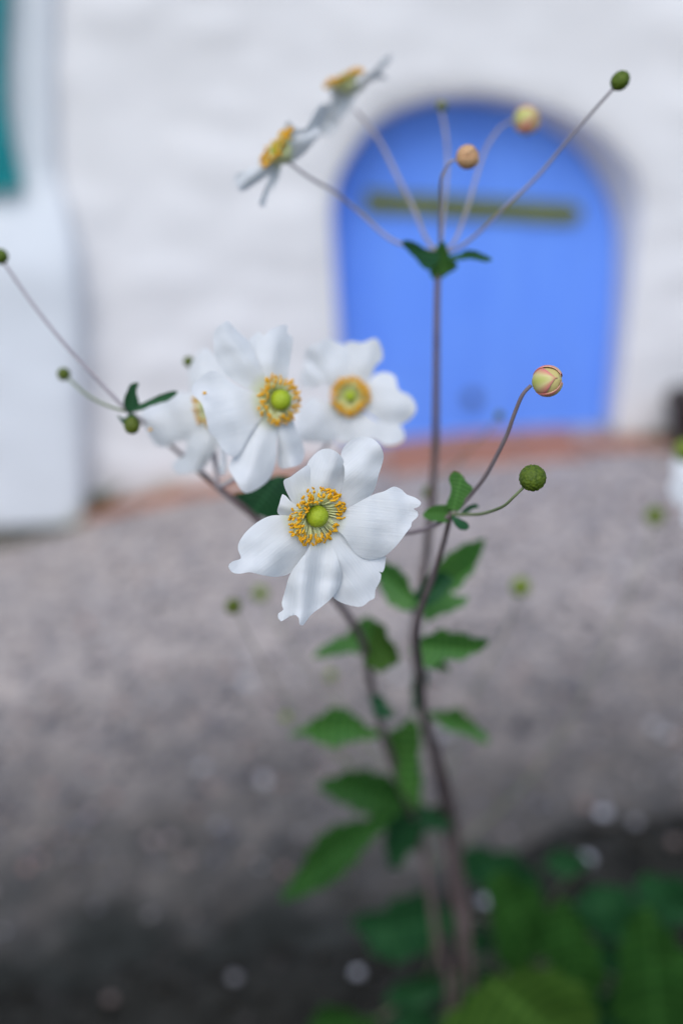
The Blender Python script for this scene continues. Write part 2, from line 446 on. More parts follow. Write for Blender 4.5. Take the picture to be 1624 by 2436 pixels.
for i in range(1500):
    x = rnd.uniform(-.8, 1.0); y = rnd.uniform(.7, 1.4)
    if not inside(bd, x, y): continue
    rock(vs, fs, Vector((x, y, gz(x)+.040*min(1, edge_d(x, y)/.1)+.002)), .003+.009*rnd.random()**2, rnd)
obj('soil_crumbs', vs, fs, stone_mat('soil_crumbs', [(0, (.008, .007, .005)), (.7, (.03, .027, .022)), (1, (.07, .065, .065))]), kind='stuff')

# low wall behind the camera, added unseen to shade the bed and foreground
gw = thing('added_shade_wall', 'added low grey rubble wall, out of view, that shades the planting bed', 'wall', (0, -.25, 0))
rnd = random.Random(12); gm = stone_mat('rubble', [(0, (.10, .10, .10)), (.5, (.17, .165, .155)), (1, (.24, .23, .21))], .9)
gstone = None
for r_i in range(6):
    x = -2.6+(.13 if r_i % 2 else 0)
    while x < 2.6:
        L = rnd.uniform(.22, .38); h = .175
        z0 = gz(x+L/2)-.03+r_i*h; vs = []
        for zz, i in ((z0+.004, .012), (z0+.02, 0), (z0+h-.02, 0), (z0+h-.004, .012)):
            for a, b in ((x+.005+i, -.40+i), (x+L-.005-i, -.40+i), (x+L-.005-i, -.12-i), (x+.005+i, -.12-i)):
                vs.append(Vector((a+rnd.uniform(-.006, .006), b+rnd.uniform(-.012, .012), zz)))
        fs = [(3, 2, 1, 0), (12, 13, 14, 15)]+[(k*4+i, k*4+(i+1) % 4, (k+1)*4+(i+1) % 4, (k+1)*4+i) for k in range(3) for i in range(4)]
        obj('stone', vs, fs, gm, gw, smooth=False); x += L

# --- whitewashed wall with the arched opening
def wall_mat(name, tint=(.835, .815, .805)):
    m, t, b = newmat(name); p = pos(t)
    mp = N(t, 'ShaderNodeMapping'); mp.inputs['Scale'].default_value = (1, 1, 2.2); t.links.new(p, mp.inputs[0])
    c = ramp(t, noise_n(t, mp.outputs[0], 3.0, 5), [(.3, tuple(k*.92 for k in tint)), (.7, tint)])
    sp = N(t, 'ShaderNodeSeparateXYZ'); t.links.new(p, sp.inputs[0])
    # algae creeping up from the street, ragged upper edge
    sl_ = N(t, 'ShaderNodeAttribute'); sl_.attribute_name = 'height'
    ad = N(t, 'ShaderNodeMath', operation='MULTIPLY_ADD'); ad.inputs[1].default_value = -.22; t.links.new(noise_n(t, p, 6, 5, .65), ad.inputs[0]); t.links.new(sl_.outputs['Fac'], ad.inputs[2])
    mr = N(t, 'ShaderNodeMapRange'); mr.inputs[1].default_value = -.065; mr.inputs[2].default_value = -.13; t.links.new(ad.outputs[0], mr.inputs[0])
    c = mixc(t, mr.outputs[0], c, (.36, .36, .25))
    t.links.new(c, b.inputs['Base Color']); b.inputs['Roughness'].default_value = .9
    t.links.new(bump(t, noise_n(t, p, 45, 4), .006, .5), b.inputs['Normal']); return m
def heights(o, vs):
    a = o.data.attributes.new('height', 'FLOAT', 'POINT')
    a.data.foreach_set('value', [v.z-gz(v.x) for v in vs]); return o
M['white'] = wall_mat('whitewash')
outer = [(822, 1150), (822, 1090), (816, 1000), (804, 786), (794, 620), (788, 500), (800, 425), (838, 350), (892, 286), (975, 245), (1050, 228), (1140, 224), (1240, 236), (1340, 268), (1440, 325), (1512, 410), (1530, 500), (1515, 600), (1497, 750), (1478, 900), (1462, 1030), (1460, 1150)]
inner = [(822, 1150), (822, 1090), (816, 1000), (804, 786), (794, 620), (790, 500), (806, 430), (844, 360), (898, 300), (978, 260), (1050, 245), (1130, 245), (1220, 263), (1300, 303), (1370, 358), (1422, 430), (1450, 500), (1462, 560), (1460, 680), (1450, 850), (1437, 1010), (1433, 1150)]
RD = .16
ow = [onY(x, y, WY) for x, y in outer]; iw = [onY(x, y, WY+RD) for x, y in inner]
def open_s(pts, k=5): return spline_open(pts, k)
os_, is_ = open_s(ow), open_s(iw)
hole = [(p.x, p.z) for p in os_]; hole[0] = (hole[0][0], -1.5); hole[-1] = (hole[-1][0], -1.5)
big = [(-3.2, -1.6), (4.2, -1.6), (4.2, 3.4), (-3.2, 3.4)]
def linspace_poly(poly, st):
    out = []
    for i in range(len(poly)):
        a, b = Vector(poly[i]), Vector(poly[(i+1) % len(poly)]); k = max(1, int((b-a).length/st))
        out += [a.lerp(b, j/k) for j in range(k)]
    return out
v2, fs = fill(linspace_poly(big, .06), .04, hole)
def lump(x, z):
    p = Vector((x*3.2, z*6.0, 1.3)); c = noise.voronoi(p)[0]
    s = min(1, (c[1]-c[0])*2.2)
    return .011*s + .010*nz(x, z, 2.5, 5) + .005*nz(x, z, 9, 6)
hp = [Vector(h) for h in hole]
vs = []
for p in v2:
    d = min((p-h).length for h in hp) if -.2 < p.x < 1.4 and p.y < 1.7 else 1
    vs.append(Vector((p.x, WY-lump(p.x, p.y)*min(1, d/.08)+.012*max(0, 1-d/.03)**2, p.y)))
fs = [f if (vs[f[1]]-vs[f[0]]).cross(vs[f[2]]-vs[f[0]]).y < 0 else f[::-1] for f in fs]
wroot = thing('house_wall', 'whitewashed lumpy stone house wall around the arched blue door', 'wall', (0.5, WY, 0))
heights(obj('wall_face', vs, fs, M['white'], wroot), vs)
# reveal, from wall face back past the door
K = 6; vs, fs = [], []
n = len(os_)
for k in range(K+1):
    t = k/K; e = t**.8
    for a, b in zip(os_, is_):
        y = WY+.012+(RD+.03-.012)*t; vs.append(Vector((a.x+(b.x-a.x)*e, y, a.z+(b.z-a.z)*e)))
for k in range(K):
    for i in range(n-1): fs.append((k*n+i, k*n+i+1, (k+1)*n+i+1, (k+1)*n+i))
heights(obj('reveal', vs, fs, M['white'], wroot), vs)
M['core'] = plain('rubble_core', (.5, .5, .5), (.6, .6, .6), 9, .9)
# thickness behind so that no light leaks in
vs = [Vector((x, WY+y, z)) for z in (-1.6, 3.4) for y in (.3, .5) for x in (-3.2, 4.2)]
obj('wall_core', vs, [(0, 1, 3, 2), (4, 6, 7, 5), (0, 4, 5, 1), (1, 5, 7, 3), (3, 7, 6, 2), (2, 6, 4, 0)], M['core'], wroot, smooth=False)

# --- blue door
def blue_mat():
    m, t, b = newmat('blue_paint'); p = pos(t)
    mp = N(t, 'ShaderNodeMapping'); mp.inputs['Scale'].default_value = (6, 6, 1.2); t.links.new(p, mp.inputs[0])
    c = ramp(t, noise_n(t, mp.outputs[0], 3, 5), [(.3, (.145, .32, .97)), (.7, (.175, .365, .985))])
    t.links.new(c, b.inputs['Base Color']); b.inputs['Roughness'].default_value = .6; b.inputs['Specular IOR Level'].default_value = .1
    return m
M['blue'] = blue_mat()
def slab(name, poly, y0, y1, mat, parent, bev=0):
    """solid board: outline in x,z between two depths, front edge eased"""
    v2, f2 = fill(poly, .06); vs = []; cen = sum((Vector(p) for p in poly), Vector((0, 0)))/len(poly)
    nb = len(v2)
    vs = [Vector((p.x, y0, p.y)) for p in v2]
    fs = [f if (vs[f[1]]-vs[f[0]]).cross(vs[f[2]]-vs[f[0]]).y < 0 else f[::-1] for f in f2]
    b0 = len(vs); m = len(poly)
    ring = []
    for y, s in ((y0, 1.0), (y0+bev, 1+bev*.8), (y1, 1+bev*.8)):
        for p in poly:
            q = cen+(Vector(p)-cen)*s; vs.append(Vector((q.x, y, q.y)))
    for k in range(2):
        for i in range(m):
            j = (i+1) % m; fs.append((b0+k*m+i, b0+k*m+j, b0+(k+1)*m+j, b0+(k+1)*m+i))
    fs.append(tuple(b0+2*m+i for i in range(m)))
    return obj(name, vs, fs, mat, parent, smooth=False)
DY = WY+RD
droot = thing('blue_door', 'small arched bright blue door set into the white wall', 'door', (iw[0].x+.44, DY, gz(.4)))
dp = [Vector((p.x, p.z)) for p in is_]
zb = [gz(dp[0].x)-.02, gz(dp[-1].x)-.02]
dpoly = [p for p in dp if p.y > zb[0]+.02 and p.y > zb[1]*.0-.5]
dpoly = [Vector((dpoly[0].x, zb[0]))]+[p for p in dpoly if p.y > max(zb[0], gz(p.x))]+[Vector((dpoly[-1].x, zb[1]))]
cenx = sum(p.x for p in dpoly)/len(dpoly)
# vertical boards close together under thick paint
x0, x1 = min(p.x for p in dpoly)-.01, max(p.x for p in dpoly)+.01
NB = 6
def clip_x(poly, a, b):
    def half(pl, x, keep):
        out = []
        for i in range(len(pl)):
            p, q = pl[i], pl[(i+1) % len(pl)]; ip, iq = keep(p.x), keep(q.x)
            if ip: out.append(p)
            if ip != iq: out.append(p.lerp(q, (x-p.x)/(q.x-p.x)))
        return out
    return half(half(poly, a, lambda v: v >= a), b, lambda v: v <= b)
for i in range(NB):
    a = x0+(x1-x0)*i/NB; b = x0+(x1-x0)*(i+1)/NB
    pl = clip_x(dpoly, a+.0008, b-.0008)
    if len(pl) > 2: slab('board', pl, DY-.002*(i % 2), DY+.045, M['blue'], droot, .003)
olive = plain('mossy_iron', (.12, .14, .012), (.17, .19, .022), 14, .75, .002, .3, 60)
s0, s1 = onY(868, 478, DY), onY(1378, 508, DY); hh = .033
sp_ = [Vector((s0.x, s0.z-hh)), Vector((s1.x-.03, s1.z-hh)), Vector((s1.x, s1.z-hh*.5)), Vector((s1.x, s1.z+hh*.5)), Vector((s1.x-.03, s1.z+hh)), Vector((s0.x, s0.z+hh))]
slab('strap', sp_, DY-.014, DY+.001, olive, droot, .003)
iron = plain('dull_iron', (.05, .06, .08), (.09, .10, .12), 60, .5, .001)
k = onY(1121, 940, DY)
tube('knob', [(k, .012), (k+Vector((0, -.012, 0)), .010), (k+Vector((0, -.02, 0)), .020), (k+Vector((0, -.034, 0)), .022), (k+Vector((0, -.042, 0)), .012), (k+Vector((0, -.043, 0)), .001)], iron, droot, 16, 3)
k = onY(990, 857, DY)
tube('keyhole_plate', [(k, .017), (k+Vector((0, -.004, 0)), .017), (k+Vector((0, -.007, 0)), .013), (k+Vector((0, -.0072, 0)), .001)], M['blue'], droot, 16, 2)

# --- red brick doorstep and gutter strip at the wall foot
brickm = stone_mat('brick', [(0, (.29, .13, .09)), (.5, (.37, .17, .115)), (1, (.43, .22, .15))], .9)
kerb = thing('brick_edging', 'row of worn red bricks laid along the foot of the white wall', 'edging', (.4, WY-.08, gz(.4)))
x = -.93; rnd = random.Random(5)
while x < 1.7:
    L = .205; wd = .10 if x < .02 else (.17 if x < .75 else .11)
    y1 = WY+(.11 if .03 < x < .68 else -.005); y0 = WY-wd
    vs = []
    for zz, ins in ((-.05, 0), (.010, 0), (.017, .006)):
        for (a, b) in ((x+ins, y0+ins), (x+L-ins, y0+ins), (x+L-ins, y1-ins), (x+ins, y1-ins)):
            vs.append(Vector((a, b, gz(a)+zz+.004*math.sin(x*40))))
    fs = [(8, 9, 10, 11)]+[(k*4+i, k*4+(i+1) % 4, (k+1)*4+(i+1) % 4, (k+1)*4+i) for k in range(2) for i in range(4)]
    obj('brick', vs, fs, brickm, kerb, smooth=False)
    x += L+.012

# --- white pier projecting at the left, with the teal shutter hung on it
PY = WY-.11
pl_ = onY(185, 1000, PY).x; pl_top = onY(110, 430, PY)
pts = [onY(112, -420, PY), onY(112, 250, PY), onY(118, 420, PY), onY(150, 520, PY), onY(178, 640, PY), onY(186, 800, PY), onY(190, 1000, PY), onY(196, 1250, PY)]
prof = spline_open(pts, 6); vs, fs = [], []
rows = len(prof); xl = -2.4; cols = 30
for i, p in enumerate(prof):
    row = []; e_ = max(0, min(1, (p.z-.60)/.32)); e_ = e_*e_*(3-2*e_); py_ = PY+(WY-.035-PY)*e_
    for j in range(cols):
        t = j/(cols-1); x = xl+(p.x-.03-xl)*t
        row.append(Vector((x, py_-.5*lump(x, p.z+3), p.z)))
    row += [Vector((p.x-.012, py_+.004, p.z)), Vector((p.x, py_+.012, p.z)), Vector((p.x+.006*nz(p.x, p.z, 8), py_+.03, p.z)), Vector((p.x+.004, WY+.05, p.z))]
    vs += row
cw = cols+4
for i in range(rows-1):
    for j in range(cw-1): fs.append((i*cw+j, (i+1)*cw+j, (i+1)*cw+j+1, i*cw+j+1))
pier = thing('wall_pier', 'white plastered pier projecting from the wall below the teal shutter', 'pier', (-1.2, PY, gz(-1.2)))
heights(obj('pier_face', vs, fs, wall_mat('pier_wash', (.76, .785, .81)), pier), vs)
teal = plain('teal_paint', (.0, .22, .24), (.005, .27, .28), 9, .45, .001)
sh = [(-260, -300), (10, -300), (8, -60), (0, 120), (2, 250), (18, 345), (44, 450), (-30, 456), (-260, 440)]
shp = [onY(x, y, PY+.005) for x, y in sh]
shut = thing('teal_shutter', 'teal painted wooden shutter with a curved lower edge on the white pier', 'shutter', (-1.2, PY-.03, .8))
slab('panel', [Vector((p.x, p.z)) for p in shp], PY+.005, WY+.02, teal, shut, .005)
hp_ = onY(-60, 380, PY-.06)
slab('batten', [Vector((hp_.x-.2, hp_.z-.03)), Vector((hp_.x+.05, hp_.z-.03)), Vector((hp_.x+.05, hp_.z+.03)), Vector((hp_.x-.2, hp_.z+.03))], PY-.012, PY+.006, teal, shut, .003)

# --- dark pot at the wall foot beyond the door
pc = onY(1672, 1052, WY-.12); pz = gz(pc.x)
pot = thing('plant_pot', 'dark brown clay pot standing at the foot of the white wall', 'pot', (pc.x, pc.y, pz))
potm = plain('dark_clay', (.030, .022, .020), (.060, .042, .036), 25, .7, .002)
b0 = Vector((pc.x, pc.y, pz-.01))
tube('pot_body', [(b0, .07), (b0+Vector((0, 0, .004)), .092), (b0+Vector((0, 0, .09)), .112), (b0+Vector((0, 0, .165)), .125)], potm, pot, 28, 5)
tube('pot_rim', [(b0+Vector((0, 0, .160)), .128), (b0+Vector((0, 0, .165)), .137), (b0+Vector((0, 0, .195)), .138), (b0+Vector((0, 0, .2)), .13), (b0+Vector((0, 0, .196)), .118), (b0+Vector((0, 0, .17)), .11), (b0+Vector((0, 0, .168)), .01)], potm, pot, 28, 3)

# --- weeds and moss in the joint at the wall foot
vs, fs = [], []; rnd = random.Random(9)
def tuft(cx, cy, h, n, sp):
    for i in range(n):
        x, y = cx+rnd.gauss(0, sp), cy+rnd.uniform(-.03, .012); a = rnd.uniform(0, 6.3); l = h*rnd.uniform(.4, 1.1)
        b = Vector((x, y, gz(x)-.005)); d = Vector((math.cos(a)*.5, -abs(math.sin(a))*.4, 1)).normalized(); s = Vector((-math.sin(a), math.cos(a), 0))*.004
        k = len(vs); vs.extend([b-s, b+s, b+d*l*.6+s*1.3, b+d*l+Vector((math.cos(a), -.3, -.2))*l*.25, b+d*l*.6-s*1.3]); fs.append((k, k+1, k+2, k+3, k+4))
pj = onY(215, 1190, WY).x
tuft(pj, WY-.015, .13, 60, .03); tuft(pj+.09, WY-.03, .05, 60, .07)
for i in range(14):
    x = onY(-20+15*i, 1260, PY).x; tuft(x, PY-.01, .035, 14, .03)
tuft(onY(1540, 1050, WY).x, WY-.03, .05, 50, .07); tuft(onY(1610, 1050, WY).x, WY-.05, .07, 40, .05)
obj('weeds', vs, fs, plain('weeds', (.10, .11, .030), (.16, .16, .05), 8, .7), kind='stuff', smooth=False)

# ================================================================== ANEMONES
def c1(o): return local(o, .35077, 500, 1000)
def c2(o): return local(o, .45918, 300, 730)
def c3(o): return local(o, .29974, 530, 100)
def c4(o): return local(o, .42092, 900, 140)
def c5(o): return local(o, .28061, 960, 840)
def c6(o): return local(o, .29337, 0, 560)
def c7(o): return local(o, .38265, 640, 1250)
def c8(o): return local(o, .63776, 624, 1750)
def foot(x, y): return Vector((x, y, gz(x)+.03))

# ---- the near stem: sharp white flower, pink bud, seed head
fB = foot(.150, .70)
B = thing('anemone_plant', 'white anemone with a ragged-edged open flower, one pink-edged bud and one round green seed head', 'flower plant', fB, 'white anemones in front of the blue door')
B['wz'] = fB.z
tube('stem', [(p, r) for p, r in zip([P(1072, 1222, .440), P(1055, 1290, .452), P(1030, 1370, .463), P(1003, 1440, .472), P(988, 1510, .482), P(998, 1594, .495), P(1007, 1690, .512), P(1030, 1767, .53), P(1056, 1850, .55), P(1083, 1973, .58), P(1098, 2107, .62), P(1112, 2230, .66), P(1125, 2420, .74), fB], [.0011, .0012, .0014, .0016, .0021, .0021, .0021, .0022, .0023, .0024, .0024, .0025, .0026, .003])], M['stem'], B, 10)
hero = [
 (c1([(640, 650), (560, 668), (460, 632), (470, 560), (490, 500), (512, 512), (560, 560), (640, 600)]), -1.6, .6, 0),
 (c1([(700, 640), (600, 610), (535, 520), (497, 415), (545, 383), (610, 335), (670, 300), (730, 330), (765, 480), (750, 600)]), -.6, 1.0, .001),
 (c1([(770, 650), (860, 540), (900, 430), (910, 330), (885, 255), (900, 190), (960, 130), (1040, 110), (1100, 125), (1150, 170), (1175, 240), (1160, 310), (1140, 370), (1125, 430), (1095, 500), (1020, 555), (930, 605), (840, 650)]), -.2, 1.2, 0),
 (c1([(745, 640), (690, 480), (655, 340), (668, 275), (740, 205), (810, 193), (880, 235), (915, 320), (905, 420), (850, 545), (785, 640)]), .4, 1.2, .002),
 (c1([(720, 680), (600, 690), (545, 650), (470, 643), (400, 650), (320, 690), (240, 760), (195, 830), (190, 880), (208, 935), (150, 958), (124, 990), (150, 1030), (200, 1040), (270, 1030), (340, 1046), (440, 1061), (530, 1042), (610, 985), (680, 890), (720, 790)]), .0, 1.3, .001),
 (c1([(760, 690), (850, 730), (920, 800), (970, 870), (1050, 910), (1175, 905), (1183, 985), (1165, 1032), (1142, 1024), (1158, 1045), (1150, 1090), (1118, 1150), (1113, 1205), (1080, 1222), (1040, 1256), (1000, 1264), (930, 1250), (870, 1227), (830, 1190), (820, 1100), (810, 980), (770, 850)]), -.6, 1.0, .003),
 (c1([(735, 690), (790, 790), (850, 900), (890, 1040), (880, 1110), (835, 1190), (760, 1260), (690, 1312), (650, 1362), (627, 1390), (607, 1386), (600, 1340), (580, 1320), (540, 1330), (480, 1363), (461, 1342), (463, 1308), (496, 1285), (486, 1240), (510, 1150), (540, 1050), (600, 960), (660, 880), (695, 790)]), .9, 1.9, .002),
 (c1([(770, 670), (830, 632), (920, 600), (1090, 510), (1180, 480), (1240, 450), (1290, 465), (1330, 502), (1390, 525), (1427, 556), (1412, 586), (1376, 600), (1404, 620), (1406, 652), (1366, 690), (1360, 720), (1330, 760), (1260, 850), (1180, 920), (1090, 943), (1030, 930), (980, 895), (940, 840), (900, 780), (840, 730)]), .9, 1.4, .002),
]
flower(B, 746, 1220, .390, (.48, -.43, .77), hero, ring=.0122, pist=.0044, nst=190, cup=.14, step=5, slope=.45, seed=11)
stalk(B, [(765, 1236, .397), (800, 1252, .412), (880, 1275, .432), (970, 1268, .442), (1030, 1252, .445), (1066, 1228, .441)], .0011, .0011, 'stalk_dark')
stalk(B, [(1262, 917, .399), (1241, 941, .401), (1221, 989, .405), (1204, 1036, .410), (1179, 1087, .417), (1154, 1132, .424), (1131, 1163, .430), (1100, 1200, .438), (1074, 1224, .440)], .0009, .0012, 'stalk_dark')
stalk(B, [(1246, 1158, .390), (1221, 1182, .394), (1198, 1203, .400), (1168, 1216, .410), (1140, 1223, .420), (1108, 1224, .432), (1074, 1224, .440)], .0007, .0009, 'stem_green')
ball('seed_head', P(1266, 1137, .389), .00520, M['seed'], B, U_, .99, 170, .085, 64, 44)
# pink-edged bud: a core wrapped in overlapping sepals
def bud(parent, c, r, axis, core='bud_yellow', sep='sepal', spin=0):
    axis = axis.normalized(); q = axis.to_track_quat('Z', 'Y')
    o = ball('bud', c, r*.93, M[core], parent, axis, 1.02); r *= grow(c)
    for s in range(3):
        a0 = spin+s*math.pi*2/3; lift = 1.0+.035*s; hw = 1.18
        vs, fs, uv = [], [], []; nu, nv = 12, 16
        for i in range(nv+1):
            t = i/nv; th = math.pi*(1-.955*t)
            wd = hw*math.sin(math.pi*min(1, .12+.93*t)**.85)**.6 if t < 1 else .05
            for j in range(nu+1):
                k = -1+2*j/nu; a = a0+wd*k
                rr = r*(lift+.02*(1-k*k)); v = Vector((math.sin(th)*math.cos(a), math.sin(th)*math.sin(a), math.cos(th)*1.0))*rr
                vs.append(c+q@v); uv.append((min(1, max(abs(k)**1.3*min(1, .35+t), t**7)), t))
        for i in range(nv):
            for j in range(nu):
                a = i*(nu+1)+j; fs.append((a, a+1, a+nu+2, a+nu+1))
        so = obj('sepal', vs, fs, M[sep], o, uv)
        md = so.modifiers.new('thickness', 'SOLIDIFY'); md.thickness = .0003; md.offset = -1
    return o
bud(B, P(1301, 907, .398), .0060, cvec(.62, .12, .78), spin=math.pi*.93)
for ol, b, z, sl, mt in [
 ([(380, 1060), (420, 1005), (480, 1020), (530, 1090), (580, 1140), (570, 1210), (520, 1260), (450, 1350), (400, 1330), (360, 1290), (390, 1200), (400, 1140)], (1075, 1222), .440, (.3, .4), 'leaf'),
 ([(160, 1370), (220, 1310), (300, 1290), (400, 1290), (430, 1360), (370, 1430), (290, 1430), (200, 1410)], (1075, 1222), .442, (-.3, .2), 'leaf'),
 ([(400, 1370), (440, 1390), (490, 1410), (540, 1440), (555, 1480), (530, 1500), (470, 1490), (430, 1450)], (1070, 1225), .438, (0, -.6), 'leaf_deep'),
 ([(480, 1350), (560, 1290), (620, 1280), (632, 1310), (580, 1325), (500, 1380)], (1090, 1220), .444, (-.5, 0), 'leaf_deep')]:
    leaf(B, c5(ol), b, z, sl, mt, .001, 5, 1, 'bract', .001)
for ol, b, z, sl, mt in [
 ([(940, 500), (900, 420), (830, 290), (760, 240), (705, 225), (685, 300), (700, 400), (740, 480), (820, 525), (890, 520)], (1000, 1445), .50, (.5, .2), 'leaf'),
 ([(930, 520), (960, 440), (1000, 290), (1080, 205), (1200, 120), (1335, 90), (1312, 180), (1275, 270), (1200, 370), (1130, 430), (1240, 440), (1180, 515), (1080, 550), (990, 590), (950, 570)], (1000, 1445), .500, (-.3, .3), 'leaf'),
 ([(890, 740), (960, 695), (1050, 650), (1150, 660), (1250, 690), (1365, 722), (1290, 790), (1180, 840), (1080, 835), (1020, 885), (940, 860), (900, 800)], (985, 1535), .500, (.3, .3), 'leaf'),
 ([(960, 1170), (1040, 1155), (1100, 1148), (1180, 1140), (1260, 1210), (1372, 1335), (1320, 1352), (1220, 1300), (1120, 1280), (1040, 1220)], (1007, 1695), .540, (-.2, .2), 'leaf')]:
    leaf(B, c7(ol), b, z, sl, mt, .006)

for ol, b, z, sl, mt in [
 ([(985, 1425), (1010, 1380), (1050, 1362), (1078, 1378), (1060, 1412), (1020, 1440)], (990, 1440), .495, (.2, .5), 'leaf_deep'),
 ([(1000, 1660), (1018, 1620), (1005, 1590), (985, 1600), (978, 1650), (985, 1700)], (1000, 1700), .525, (.2, .3), 'leaf_deep'),
 ([(985, 1560), (1010, 1548), (1050, 1568), (1070, 1596), (1030, 1590), (996, 1584)], (990, 1555), .505, (.2, .3), 'leaf'),
 ([(960, 1400), (930, 1350), (905, 1330), (890, 1350), (905, 1400), (940, 1440), (985, 1450)], (990, 1450), .51, (-.2, .4), 'leaf_deep')]:
    leaf(B, ol, b, z, sl, mt, .004, 7, 5)

# ---- tall stem with the spray of buds in front of the blue door
fA = foot(.115, .74)
A = thing('anemone_plant', 'tall anemone whose six thin stalks fan out in front of the blue door', 'flower plant', fA, 'white anemones in front of the blue door')
tube('stem', list(zip([P(1046, 604, .475), P(1040, 680, .478), P(1038, 800, .482), P(1036, 1000, .49), P(1033, 1100, .495), P(1022, 1230, .50), P(1012, 1330, .507), P(993, 1450, .515), P(985, 1530, .522), P(998, 1640, .535), P(1015, 1740, .55), P(1042, 1850, .57), P(1060, 1973, .61), P(1075, 2107, .65), P(1092, 2300, .72), fA],
    [.0015, .0015, .0016, .0018, .0019, .002, .002, .0021, .0021, .0022, .0022, .0022, .0023, .0024, .0025, .003])), M['stem'], A, 10)
node = (1046, 600, .475)
stalk(A, [(689, 388, .468), (740, 425, .472), (800, 460, .478), (860, 510, .482), (940, 575, .480), node], .0008, .0010)
stalk(A, [(845, 262, .497), (899, 330, .497), (950, 430, .494), (985, 500, .489), (1015, 570, .480), node], .0010, .0011)
stalk(A, [(1048, 262, .500), (1058, 308, .498), (1064, 371, .494), (1060, 450, .488), (1050, 560, .478), node], .0009, .0009)
stalk(A, [(1090, 378, .447), (1068, 388, .448), (1053, 412, .450), (1047, 440, .453), (1046, 520, .465), node], .0007, .0009)
stalk(A, [(1226, 285, .492), (1200, 296, .491), (1178, 317, .490), (1153, 359, .488), (1131, 426, .485), (1110, 498, .481), (1080, 575, .477), node], .0008, .0009)
stalk(A, [(1458, 210, .440), (1363, 317, .448), (1279, 418, .456), (1195, 498, .463), (1136, 555, .469), (1080, 595, .474), node], .0008, .0010)
ball('bud', P(1050, 254, .500), .0028, M['bud_green'], A, U_, .9, 30, .06)
bud(A, P(1112, 373, .446), .0050, cvec(.8, .2, .5), 'bud_orange', 'bud_orange')
bud(A, P(1252, 286, .493), .0064, cvec(.85, .1, .4), 'bud_yellow', 'sepal', 2.6)
ball('seed_head', P(1474, 192, .439), .0039, M['seed'], A, cvec(.7, .7, .2), 1.15, 90, .06, 40, 26)
for ol, b, sl, mt in [
 ([(130, 1040), (190, 1030), (280, 1080), (345, 1090), (330, 1150), (270, 1190), (210, 1130)], (1046, 610), (-.5, .3), 'leaf_deep'),
 ([(330, 1060), (370, 1035), (400, 1110), (447, 1170), (400, 1210), (320, 1250), (285, 1190), (305, 1120)], (1046, 605), (.2, .9), 'leaf'),
 ([(390, 1120), (460, 1100), (500, 1080), (560, 1090), (642, 1132), (600, 1147), (520, 1132), (420, 1140)], (1046, 605), (.6, .2), 'leaf_deep')]:
    leaf(A, c4(ol), b, .472, sl, mt, .001, 5, 1.5, 'bract', .002)
flower(A, 670, 362, .466, (-.72, .52, .46), [
 (c3([(500, 760), (485, 650), (520, 615), (580, 680), (650, 690), (720, 580), (770, 500), (830, 520), (800, 640), (700, 780), (600, 820)]), -2, 1, 0),
 (c3([(430, 960), (530, 965), (640, 890), (720, 800), (775, 725), (740, 670), (650, 700), (560, 770), (480, 860)]), 1, 1, .002),
 (c3([(440, 900), (320, 970), (220, 1000), (110, 1045), (85, 1080), (135, 1185), (180, 1178), (250, 1130), (330, 1080), (430, 1000)]), .5, 1, .003),
 (c3([(400, 940), (370, 1080), (325, 1180), (288, 1290), (330, 1315), (372, 1200), (425, 1130), (460, 1020), (450, 960)]), 1.5, 1, -.006)],
 ph=.0015, ring=.0112, pist=.0042, nst=150, cup=.05, step=8, slope=-.5, seed=21)
flower(A, 823, 200, .496, (-.35, .82, .40), [
 (c3([(940, 330), (850, 380), (865, 450), (840, 540), (900, 605), (980, 575), (1030, 480), (1065, 380), (1050, 310), (990, 300)]), 2.5, 1, -.004),
 (c3([(1000, 380), (1060, 350), (1110, 290), (1200, 220), (1260, 150), (1322, 92), (1348, 108), (1300, 190), (1245, 240), (1312, 290), (1230, 292), (1150, 325), (1080, 405)]), 0, 1, .003),
 (c3([(960, 420), (870, 480), (800, 490), (745, 540), (700, 640), (730, 725), (800, 745), (880, 720), (930, 600)]), 1, 1, -.002)],
 ph=.0015, ring=.0105, pist=.0040, nst=130, cup=.05, step=8, slope=-.42, seed=22)

# ---- the stem with three open flowers close together
fC = foot(.085, .72)
Cc = thing('anemone_plant', 'leaning anemone with three overlapping white flowers and long bare bud stalks', 'flower plant', fC, 'white anemones in front of the blue door')
tube('stem', list(zip([P(305, 978, .453), P(335, 1000, .468), P(380, 1038, .480), P(425, 1076, .482), P(472, 1118, .476), P(520, 1160, .470), P(600, 1225, .472), P(720, 1335, .482), P(800, 1430, .492), P(860, 1520, .503), P(885, 1640, .52), P(915, 1760, .54), P(958, 1880, .565), P(1000, 1992, .60), P(1020, 2107, .64), P(1045, 2260, .69), P(1065, 2420, .76), fC],
    [.0009, .0009, .001, .0011, .0014, .0015, .0016, .0017, .0018, .002, .0021, .0021, .0022, .0022, .0023, .0024, .0025, .003])), M['stem'], Cc, 10)
n4 = (520, 1160, .467)
stalk(Cc, [(668, 952, .444), (662, 1000, .456), (640, 1060, .462), (590, 1120, .466), n4], .001, .0011)
stalk(Cc, [(832, 948, .482), (815, 1000, .484), (760, 1080, .483), (680, 1150, .478), (600, 1222, .472)], .001, .0011)
stalk(Cc, [(484, 965, .468), (500, 1010, .470), (512, 1080, .469), n4], .001, .0011)
stalk(Cc, [(450, 868, .478), (470, 950, .480), (500, 1060, .476), n4], .0007, .0009)
stalk(Cc, [(12, 628, .462), (88, 736, .458), (164, 830, .455), (235, 906, .453), (288, 962, .452), (305, 978, .452)], .0008, .0010)
stalk(Cc, [(160, 898, .470), (205, 938, .464), (249, 962, .458), (285, 975, .454), (305, 978, .452)], .0007, .0008, 'stem_green')
